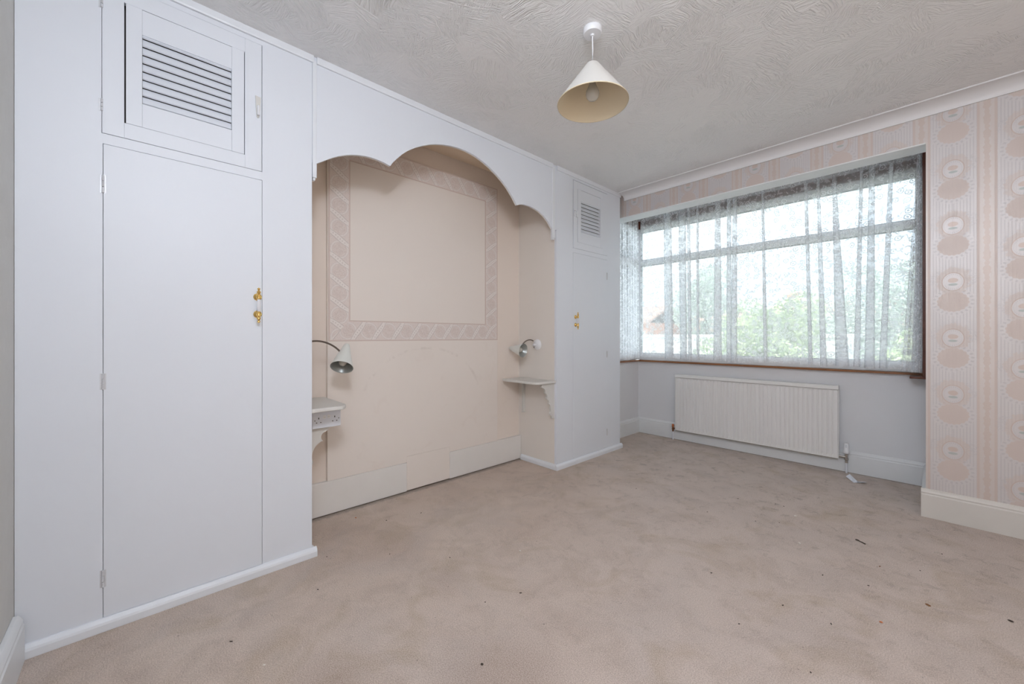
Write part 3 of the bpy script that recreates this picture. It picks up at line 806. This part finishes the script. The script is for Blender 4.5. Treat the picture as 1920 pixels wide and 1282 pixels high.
MB().lathe([(.013, 2.224), (.014, 2.212), (.020, 2.196), (.028, 2.178), (.030, 2.166), (.027, 2.152), (.018, 2.141), (0, 2.137)], TP, 28).build('bulb', 'bulb', pl, smooth=True)

# ------------------------------------------------------------------ windows
def window_back():
    r = thing('window_1', (-1.2, YB + .03, .80), 'wide white double-glazed bay window with a top light, edged in brown timber', 'window', kind='structure')
    x0, x1 = XL + .0, XR - .018
    y0, y1 = YB + .005, YB + .065
    g0, g1 = -2.287, -.098       # daylight opening
    f = MB()
    f.box(XL - .06, g0, y0, y1, .815, 2.315).box(g1, XR, y0, y1, .815, 2.315)
    f.box(g0, g1, y0, y1, .815, .893).box(g0, g1, y0, y1, 2.250, 2.315)
    fr = f.build('frame', 'upvc', r, bevel=.004)
    MB().box(g0, g1, y0 - .004, y1, 1.872, 1.938).build('transom', 'upvc', r, bevel=.006)
    for za, zb in ((.893, 1.872), (1.938, 2.250)):
        gk = MB()
        gk.box(g0, g0 + .006, y0 + .004, y0 + .03, za, zb).box(g1 - .006, g1, y0 + .004, y0 + .03, za, zb)
        gk.box(g0, g1, y0 + .004, y0 + .03, za, za + .004).box(g0, g1, y0 + .004, y0 + .03, zb - .005, zb)
        gk.build('gasket', 'gasket', r)
        MB().box(g0 + .001, g1 - .001, y0 + .020, y0 + .024, za + .001, zb - .001).build('pane', 'glass', r)
    MB().box(XL - .06, XR, y0 - .015, y1, 2.316, 2.374).build('timber_head', 'wood_dark', r, bevel=.002)
    MB().box(XL, XR - .012, YB - .045, y1, .7995, .8145).build('timber_sill', 'wood', r, bevel=.004)
    MB().box(XR - .022, XR - .0005, YB - .20, YB - .0, .800, 2.374).box(XR - .085, XR - .0005, YB - .20, YB - .045, .785, .7994).build('timber_jamb', 'wood_dark', r, bevel=.002)
    MB().box(XL + .0005, XL + .030, YB - .030, YB - .012, 2.285, 2.374).build('corner_block', 'wood_dark', r, bevel=.003)
def window_side():
    r = thing('window_2', (XL - .03, 3.8, .80), 'narrow side light of the bay, half hidden behind the far wardrobe', 'window', kind='structure')
    x0, x1 = XL - .065, XL - .005
    g0, g1 = YW + .09, YB - .055
    MB().box(x0, x1, YW + .02, g0, .815, 2.315).box(x0, x1, g1, YB + .0, .815, 2.315).box(x0, x1, g0, g1, .815, .893).box(x0, x1, g0, g1, 2.25, 2.315).build('frame', 'upvc', r, bevel=.004)
    MB().box(x0, x1 + .003, g0, g1, 1.872, 1.938).build('transom', 'upvc', r, bevel=.005)
    for za, zb in ((.893, 1.872), (1.938, 2.250)):
        MB().box(x0 + .03, x0 + .034, g0 + .001, g1 - .001, za + .001, zb - .001).build('pane', 'glass', r)
    MB().box(x0, x1 + .01, YW + .02, YB, 2.316, 2.374).build('timber_head', 'wood_dark', r)
    MB().box(x0, XL + .03, YW + .02, YB - .046, .7995, .8145).build('timber_sill', 'wood', r, bevel=.003)
window_back(); window_side()

# ------------------------------------------------------------------ net curtains
def net(name, label, path_t, path_b, z0, z1, nrow, axis='x', bottom=None):
    "path_t / path_b: matching plan polylines (x, y) at the top and at the hem"
    vs, fs, uv = [], [], []
    n = len(path_t)
    us = [0.0]
    for i in range(1, n): us.append(us[-1] + math.hypot(path_t[i][0] - path_t[i - 1][0], path_t[i][1] - path_t[i - 1][1]) * 1.0)
    for j in range(nrow + 1):
        t = j / nrow
        for i in range(n):
            x = path_t[i][0] * (1 - t) + path_b[i][0] * t; y = path_t[i][1] * (1 - t) + path_b[i][1] * t
            zb = z0 + (bottom(i / (n - 1)) if bottom else 0)
            z = z1 * (1 - t) + zb * t
            vs.append((x, y, z)); uv.append((us[i], z))
    for j in range(nrow):
        for i in range(n - 1):
            a = j * n + i; fs.append((a, a + 1, a + n + 1, a + n))
    o = MB().add(vs, fs).build(name, 'lace', None, uv=uv, smooth=False)
    for p in o.data.polygons: p.use_smooth = True
    return o
def px2x(px, Y=4.045):
    return Y * (-.73040 + (px - 960) / 743.5 * .68302) / (.68302 + (px - 960) / 743.5 * .73040)
# folds measured as left/right edge at the top and at the hem
folds = [(1244, 1258, 1246, 1262), (1272, 1285, 1275, 1288), (1288, 1293, 1291, 1297), (1306, 1309, 1306, 1310), (1341, 1350, 1338, 1352), (1363, 1370, 1362, 1371), (1374, 1382, 1370, 1382),
         (1428, 1432, 1432, 1438), (1507, 1513, 1516, 1524), (1531, 1536, 1538, 1550), (1560, 1566, 1566, 1592), (1613, 1618, 1600, 1612), (1630, 1640, 1620, 1640), (1668, 1676, 1648, 1662)]
pt, pb = [], []
def wave(x, ph): return .007 * math.sin(x * 31 + ph) + .004 * math.sin(x * 67 + 1.3)
cur = (px2x(1200), px2x(1200))
Yc = 4.055
def seg(a, b, yo0, yo1, n):
    for k in range(n):
        t = (k + 1) / n
        xt = a[0] + (b[0] - a[0]) * t; xb = a[1] + (b[1] - a[1]) * t
        yo = yo0 + (yo1 - yo0) * t
        pt.append((xt, Yc + wave(xt, 0) * .6 - yo)); pb.append((xb, Yc + wave(xb, .7) * 1.1 - yo))
pt.append((cur[0], Yc)); pb.append((cur[1], Yc))
for (a, b_, c, d) in folds:
    L = (px2x(a), px2x(c)); R_ = (px2x(b_), px2x(d))
    seg(cur, R_, 0, 0, 14); seg(R_, L, .005, .012, 4); seg(L, R_, .017, .024, 4); seg(R_, R_, .01, 0, 1)
    cur = R_
seg(cur, (px2x(1722), px2x(1718)), 0, 0, 8)
nc = net('net_curtain', '', pt, pb, .842, 2.41, 26, bottom=lambda t: .006 * math.sin(t * 25) + .004 * math.sin(t * 61))
tag(nc, 'long white rose lace net curtain hanging across the bay window', 'curtain', 'lace net curtains in the bay')
# end piece gathered against the right-hand jamb, overlapping the long net
pt, pb = [], []
Yc = 4.00
xa_t, xa_b = px2x(1721, 3.98), px2x(1690, 3.98)
for k in range(41):
    t = k / 40
    xt = xa_t + (-.0655 - xa_t) * t; xb = xa_b + (-.0655 - xa_b) * t
    pt.append((xt, Yc - .006 * math.sin(t * 22))); pb.append((xb, Yc - .03 * t - .008 * math.sin(t * 20 + .5)))
for k in range(1, 31):
    t = k / 30
    xt = -.0655 + (xa_t + .01 + .0655) * t; xb = -.0655 + (xa_b + .05 + .0655) * t
    pt.append((xt, Yc - .014 + .010 * math.sin(t * 22))); pb.append((xb, Yc - .045 - .012 * math.sin(t * 19)))
for k in range(1, 31):
    t = k / 30
    xt = xa_t + .01 + (-.068 - xa_t - .01) * t; xb = xa_b + .05 + (-.068 - xa_b - .05) * t
    pt.append((xt, Yc - .028 + .006 * math.sin(t * 20))); pb.append((xb, Yc - .060 - .010 * math.sin(t * 17)))
nc = net('net_curtain', '', pt, pb, .828, 2.40, 22)
tag(nc, 'gathered end of white lace net hanging against the brown window jamb', 'curtain', 'lace net curtains in the bay')
# side net
pt, pb = [], []
for k in range(150):
    t = k / 149
    y = YW + .10 + (4.02 - YW - .10) * t
    pt.append((XL + .050 + .014 * math.sin(t * 58) + .006 * math.sin(t * 23), y)); pb.append((XL + .055 + .018 * math.sin(t * 58 + .4), y))
nc = net('net_curtain', '', pt, pb, .835, 2.40, 18, bottom=lambda t: .010 * math.sin(t * 9))
tag(nc, 'narrow white lace net over the side light next to the far wardrobe', 'curtain', 'lace net curtains in the bay')

# ------------------------------------------------------------------ radiator
ra = thing('radiator', (-1.195, 4.05, .10), 'cream ribbed panel radiator under the bay window', 'radiator')
x0, x1, z0, z1, yf = -1.853, -.532, .105, .686, 4.052
NR = 40
pf = []; pitch = (x1 - x0 - .03) / NR
prof = [(x0, yf + .012), (x0 + .004, yf)]
xx = x0 + .012
for k in range(NR):
    a = xx + k * pitch
    prof += [(a, yf), (a + pitch * .30, yf), (a + pitch * .40, yf + .0055), (a + pitch * .60, yf + .0055), (a + pitch * .70, yf)]
prof += [(x1 - .004, yf), (x1, yf + .012)]
ribs = MB()
n = len(prof)
zz0, zz1 = z0 + .030, z1 - .052
vs = [(p[0], p[1], zz) for zz in (zz0, zz1) for p in prof]
vs += [(p[0], yf if 0 < i < n - 1 else p[1], zz) for zz in (z0 + .010, z1 - .036) for i, p in enumerate(prof)]
fs = [(i, i + 1, n + i + 1, n + i) for i in range(n - 1)] + [(2 * n + i, 2 * n + i + 1, i + 1, i) for i in range(n - 1)] + [(n + i, n + i + 1, 3 * n + i + 1, 3 * n + i) for i in range(n - 1)]
ribs.add(vs, fs)
ribs.box(x0, x1, yf + .012, yf + .045, z0 + .003, z1 - .036)
ribs.build('ribbed_panel', 'radiator', ra)
MB().box(x0 - .003, x1 + .003, yf - .004, yf + .050, z1 - .034, z1).build('top_grille', 'radiator', ra, bevel=.006)
MB().box(x0, x1, yf - .001, yf + .045, z0 + .002, z0 + .0095).build('bottom_rail', 'radiator', ra, bevel=.001)
MB().box(x0 + .004, x1 - .004, yf + .004, yf + .040, z0 - .003, z0 + .001).build('bottom_dark_strip', 'rad_dark', ra)  # dark strip along the bottom edge
MB().box(x0 - .003, x0 + .001, yf + .004, yf + .049, z0 + .01, z1 - .034).build('side_panel', 'radiator', ra)
MB().box(x1 - .001, x1 + .003, yf + .004, yf + .049, z0 + .01, z1 - .034).build('side_panel', 'radiator', ra)
yv = 4.075
TV = lambda x, z: Matrix.Translation((x, yv, z))
v = MB().lathe([(.0085, 0.085), (.0085, .100), (.012, .103), (.012, .122), (.009, .125), (.009, .130)], TV(-1.885, 0), 14)
v.tube([(-1.885, yv, .118), (x0 - .001, yv, .118)], .008, 10).build('lockshield_valve', 'copper', ra, smooth=True)
tag(MB().lathe([(.010, .130), (.0125, .134), (.0115, .160), (0, .163)], TV(-1.885, 0), 14).build('valve_cap', 'crumb_orange', ra, smooth=True), 'discoloured brown valve cap')
MB().tube([(-1.885, yv, 0), (-1.885, yv, .088)], .0072, 10).build('pipe', 'trim_paint', ra, smooth=True)
v = MB().lathe([(.0105, .080), (.0105, .100), (.014, .103), (.014, .118), (.010, .122), (.012, .150)], TV(-.484, 0), 14)
v.tube([(-.484, yv, .125), (x1 + .001, yv, .125)], .0095, 12).build('valve_body', 'chrome', ra, smooth=True)
v = MB().lathe([(.0175, .155), (.0205, .160), (.0205, .175), (.0175, .180), (.0165, .225), (.014, .235), (0, .237)], TV(-.484, 0), 20).build('thermostatic_head', 'plastic', ra, smooth=True)
MB().box(-.490, -.478, yv - .0178, yv - .0160, .214, .216).box(-.490, -.478, yv - .0178, yv - .0160, .222, .224).box(-.490, -.478, yv - .0178, yv - .0160, .206, .208).build('dial_mark', 'print', v)
MB().tube([(-.484, yv, 0), (-.484, yv, .082)], .0072, 10).build('pipe', 'trim_paint', ra, smooth=True)
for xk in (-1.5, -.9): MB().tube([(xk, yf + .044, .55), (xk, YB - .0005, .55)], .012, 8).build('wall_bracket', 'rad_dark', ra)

# ------------------------------------------------------------------ litter on the carpet
def blob(name, mat, x, y, rx, ry, rz, rot, label, cat, group=None, seed=0):
    rnd = random.Random(seed)
    bm = bmesh.new(); bmesh.ops.create_icosphere(bm, subdivisions=2, radius=1)
    for q in bm.verts:
        k = 1 + rnd.uniform(-.18, .18); q.co = Vector((q.co.x * rx * k, q.co.y * ry * k, q.co.z * rz * k))
    bmesh.ops.rotate(bm, verts=bm.verts, matrix=Matrix.Rotation(rot, 3, 'Z'))
    zmin = min(q.co.z for q in bm.verts)
    for q in bm.verts: q.co.z -= zmin
    me = bpy.data.meshes.new(name); bm.to_mesh(me); bm.free(); me.materials.append(M[mat])
    o = bpy.data.objects.new(name, me); COL.objects.link(o); o.location = (x, y, 0)
    return tag(o, label, cat, group)
lf = thing('paper_leaflet', (-.405, 3.89, 0), 'small folded white paper leaflet on the carpet by the right radiator pipe', 'paper')
th = .0012
def sheet(p, name):
    q = [(a, b, c + th) for a, b, c in p]
    return MB().add(p + q, [(3, 2, 1, 0), (4, 5, 6, 7), (0, 1, 5, 4), (1, 2, 6, 5), (2, 3, 7, 6), (3, 0, 4, 7)]).build(name, 'paper', lf)
A_, B_, C_, D_, E_, F_ = (-.470, 3.925, .012), (-.415, 3.840, .0), (-.395, 3.885, .0), (-.450, 3.945, .030), (-.345, 3.862, .016), (-.365, 3.905, .003)
sheet([A_, B_, C_, D_], 'leaf'); fl2 = sheet([B_, E_, F_, C_], 'leaf')
MB().add([(-.402, 3.858, .0075), (-.374, 3.866, .0105), (-.380, 3.882, .0065), (-.400, 3.876, .0050)], [(0, 1, 2, 3)]).build('print', 'print', fl2)
tw = MB().tube([(-.291, 2.766, .0035), (-.281, 2.760, .006), (-.272, 2.756, .004), (-.262, 2.746, .006), (-.250, 2.741, .0035)], [.0028, .0034, .0022, .0026, .0030], 7).build('twig', 'crumb_dark')
tag(tw, 'thin dark bent twig lying on the carpet in front of the radiator', 'twig')
blob('plaster_chip', 'crumb_white', -.577, 2.865, .008, .0055, .0035, .6, 'larger white plaster chip on the carpet in front of the radiator', 'debris', seed=1)
blob('plaster_chip', 'crumb_white', -.486, 2.505, .0065, .0045, .0030, -.3, 'small white plaster chip with a dark edge, nearer the camera than the larger chip', 'debris', seed=2)
blob('plaster_chip', 'crumb_white', -1.429, 1.392, .005, .0034, .0022, .4, 'white crumb alone in the middle of the carpet', 'debris', seed=3)
blob('plaster_chip', 'crumb_white', -1.699, 2.875, .0055, .004, .0026, .2, 'white crumb on the carpet in front of the far wardrobe', 'debris', seed=4)
blob('plaster_chip', 'crumb_white', -1.507, .295, .0045, .0018, .0016, 1.0, 'white fleck on the carpet close to the near wardrobe', 'debris', seed=5)
blob('orange_crumb', 'crumb_orange', -.142, 2.039, .0055, .004, .0025, .2, 'small orange crumb on the carpet at lower right', 'debris', seed=6)
blob('brown_leaf_fragment', 'crumb_brown', -.022, 2.306, .010, .0055, .003, -.6, 'brown dried leaf fragment on the carpet below the papered wall', 'debris', seed=7)
blob('straw_fragment', 'crumb_brown', -.180, 2.53, .006, .0022, .002, 1.2, 'yellow-brown straw fragment on the carpet behind the orange crumb', 'debris', seed=8)
blob('dark_flake', 'crumb_dark', .193, 2.406, .008, .005, .0025, -.4, 'dark flake on the carpet at the far right edge of the picture', 'debris', seed=9)
blob('dark_flake', 'crumb_dark', -1.193, 1.165, .0060, .0022, .0020, .9, 'dark sliver lying alone on the carpet in the middle foreground', 'debris', seed=10)
blob('dark_flake', 'crumb_dark', -1.020, .819, .0055, .004, .0022, .1, 'dark flake in the brown stain nearest the camera', 'debris', seed=11)
blob('dark_flake', 'crumb_dark', -1.703, .232, .0065, .0022, .0018, .8, 'thin dark sliver on the carpet in front of the near wardrobe door', 'debris', seed=12)
blob('orange_crumb', 'crumb_orange', -2.357, .932, .006, .004, .002, .3, 'small orange crumb on the carpet in the alcove near the skirting', 'debris', seed=13)
specks = [(-2.037, .664), (-.505, 1.639), (-.269, 1.891), (-.706, 2.982), (-.96, 2.54), (-1.452, 2.564), (-.275, 1.57), (-2.2, 1.05), (-2.15, 1.25), (-1.85, .90), (-1.80, .55), (-.72, 2.62), (-.62, 2.70), (-.66, 2.98), (-.35, 2.25), (-.05, 2.62), (-.20, 2.30), (-.42, 1.88), (-1.25, 1.02), (-1.62, 1.10), (-.9, 2.9), (.02, 2.9), (-.25, 1.3), (-.7, 1.9)]
for k, (x, y) in enumerate(specks):
    blob('debris_speck', 'crumb_dark', x, y, .0028 + .0012 * (k % 3), .0024, .0016, k, 'tiny dark speck of dirt scattered on the beige carpet', 'debris', 'tiny dark specks on the carpet', seed=20 + k)

# ------------------------------------------------------------------ outside: gardens and houses seen through the net
GZ = -3.0
o = MB().box(-70, 50, 5.0, 120, GZ - .2, GZ).build('ground', 'pale_ground'); tag(o, 'pale garden ground outside the window', 'ground', kind='structure')
def tree(x, y, top, rad, mat, label, seed):
    r = thing('garden_tree', (x, y, GZ), label, 'tree', 'trees outside the bay window')
    rnd = random.Random(seed)
    MB().tube([(x, y, GZ), (x + .1, y, GZ + (top - GZ) * .35), (x - .05, y + .1, GZ + (top - GZ) * .7)], [.18, .13, .06], 10).build('trunk', 'bark', r)
    hgt = top - GZ; cz = GZ + hgt * .60; vs, fs = [], []
    lobes = [(rnd.gauss(0, .42) * rad, rnd.gauss(0, .42) * rad, rnd.uniform(-.75, .75) * hgt * .36, rnd.uniform(.35, .6) * rad) for _ in range(22)]
    for k in range(14000):
        lx, ly, lz, lr = lobes[k % 22]
        d = Vector((rnd.gauss(0, 1), rnd.gauss(0, 1), rnd.gauss(0, 1))).normalized() * lr * rnd.uniform(.75, 1.05)
        p = Vector((x + lx, y + ly, cz + lz)) + d
        if p.z > top: p.z = top - rnd.random() * .3
        s = rnd.uniform(.035, .075); a = Vector((rnd.gauss(0, 1), rnd.gauss(0, 1), rnd.gauss(0, 1))).normalized(); b2 = a.orthogonal().normalized()
        i = len(vs); vs += [tuple(p - a * s), tuple(p + b2 * s * .6), tuple(p + a * s), tuple(p - b2 * s * .6)]; fs.append((i, i + 1, i + 2, i + 3))
    o = MB().add(vs, fs).build('crown', mat, r); o['kind'] = 'stuff'
# direction helper used while laying the garden out: x = k * y
tree(-3.26, 12.5, 2.4, 1.25, 'leaf', 'bright green tree in the middle of the view through the net', 1)
tree(-8.0, 21.0, 5.3, 1.2, 'leaf2', 'tall slim grey-green tree left of the middle tree through the net', 3)
tree(-1.35, 19.0, 3.9, 1.7, 'leaf2', 'broad pale tree behind the right end of the net', 4)
tree(-.25, 10.5, 1.5, .65, 'leaf', 'low bright bush at the right end of the window', 5)
tree(-4.3, 26.0, 3.0, 1.5, 'leaf2', 'distant pale tree between the middle and right trees', 6)
def house(x, y, w, d, eave, ridge, wall, label):
    r = thing('house', (x, y, GZ), label, 'house', 'houses beyond the gardens')
    MB().box(x - w / 2, x + w / 2, y, y + d, GZ, eave).build('wall', wall, r)
    MB().prism([(y - .4, eave - .1), (y + d / 2, ridge), (y + d + .4, eave - .1), (y + d + .4, eave + .05), (y + d / 2, ridge + .18), (y - .4, eave + .05)], 0, x - w / 2 - .3, x + w / 2 + .3).build('roof', 'tiles', r)
    MB().box(x - w * .3 - .4, x - w * .3 + .4, y + d / 2 - .3, y + d / 2 + .3, ridge - .6, ridge + 1.0).build('chimney', 'brick', r)
    for k in range(3):
        for zz in (GZ + .9, GZ + 3.3):
            if zz + 1.2 > eave: continue
            wx = x - w / 2 + w * (k + .5) / 3
            f = MB().box(wx - .8, wx + .8, y - .05, y + .02, zz, zz + 1.2).build('window', 'render', r)
            MB().box(wx - .7, wx - .05, y - .07, y - .051, zz + .1, zz + 1.1).box(wx + .05, wx + .7, y - .07, y - .051, zz + .1, zz + 1.1).build('pane', 'pane', f)
house(-19.0, 30, 6, 7, 2.2, 3.6, 'brick', 'orange brick house at the left end of the view')
house(-12.2, 34, 5, 7, 1.6, 3.0, 'render', 'pale rendered house left of the middle tree')
house(-6.2, 33, 4, 7, 2.2, 3.4, 'brick', 'brick house with a clay roof between the middle and right trees')
house(-.6, 36, 5, 7, 1.9, 3.2, 'render', 'pale rendered house behind the right tree')
for k, (x, y, w, lb) in enumerate([(-7.2, 15.2, 3.4, 'low white garage near the left end of the window'), (-2.55, 14.6, 1.7, 'low white garage right of the middle tree')]):
    g = thing('garage', (x, y, GZ), lb, 'garage', 'garages in the gardens')
    MB().box(x - w / 2, x + w / 2, y, y + 2.2, GZ, 1.05).build('wall', 'render', g)
    MB().box(x - w / 2 - .1, x + w / 2 + .1, y - .1, y + 2.3, 1.05, 1.15).build('roof', 'render', g)
    MB().box(x - w * .35, x + w * .35, y - .04, y, GZ, GZ + 2.1).build('door', 'pane', g)
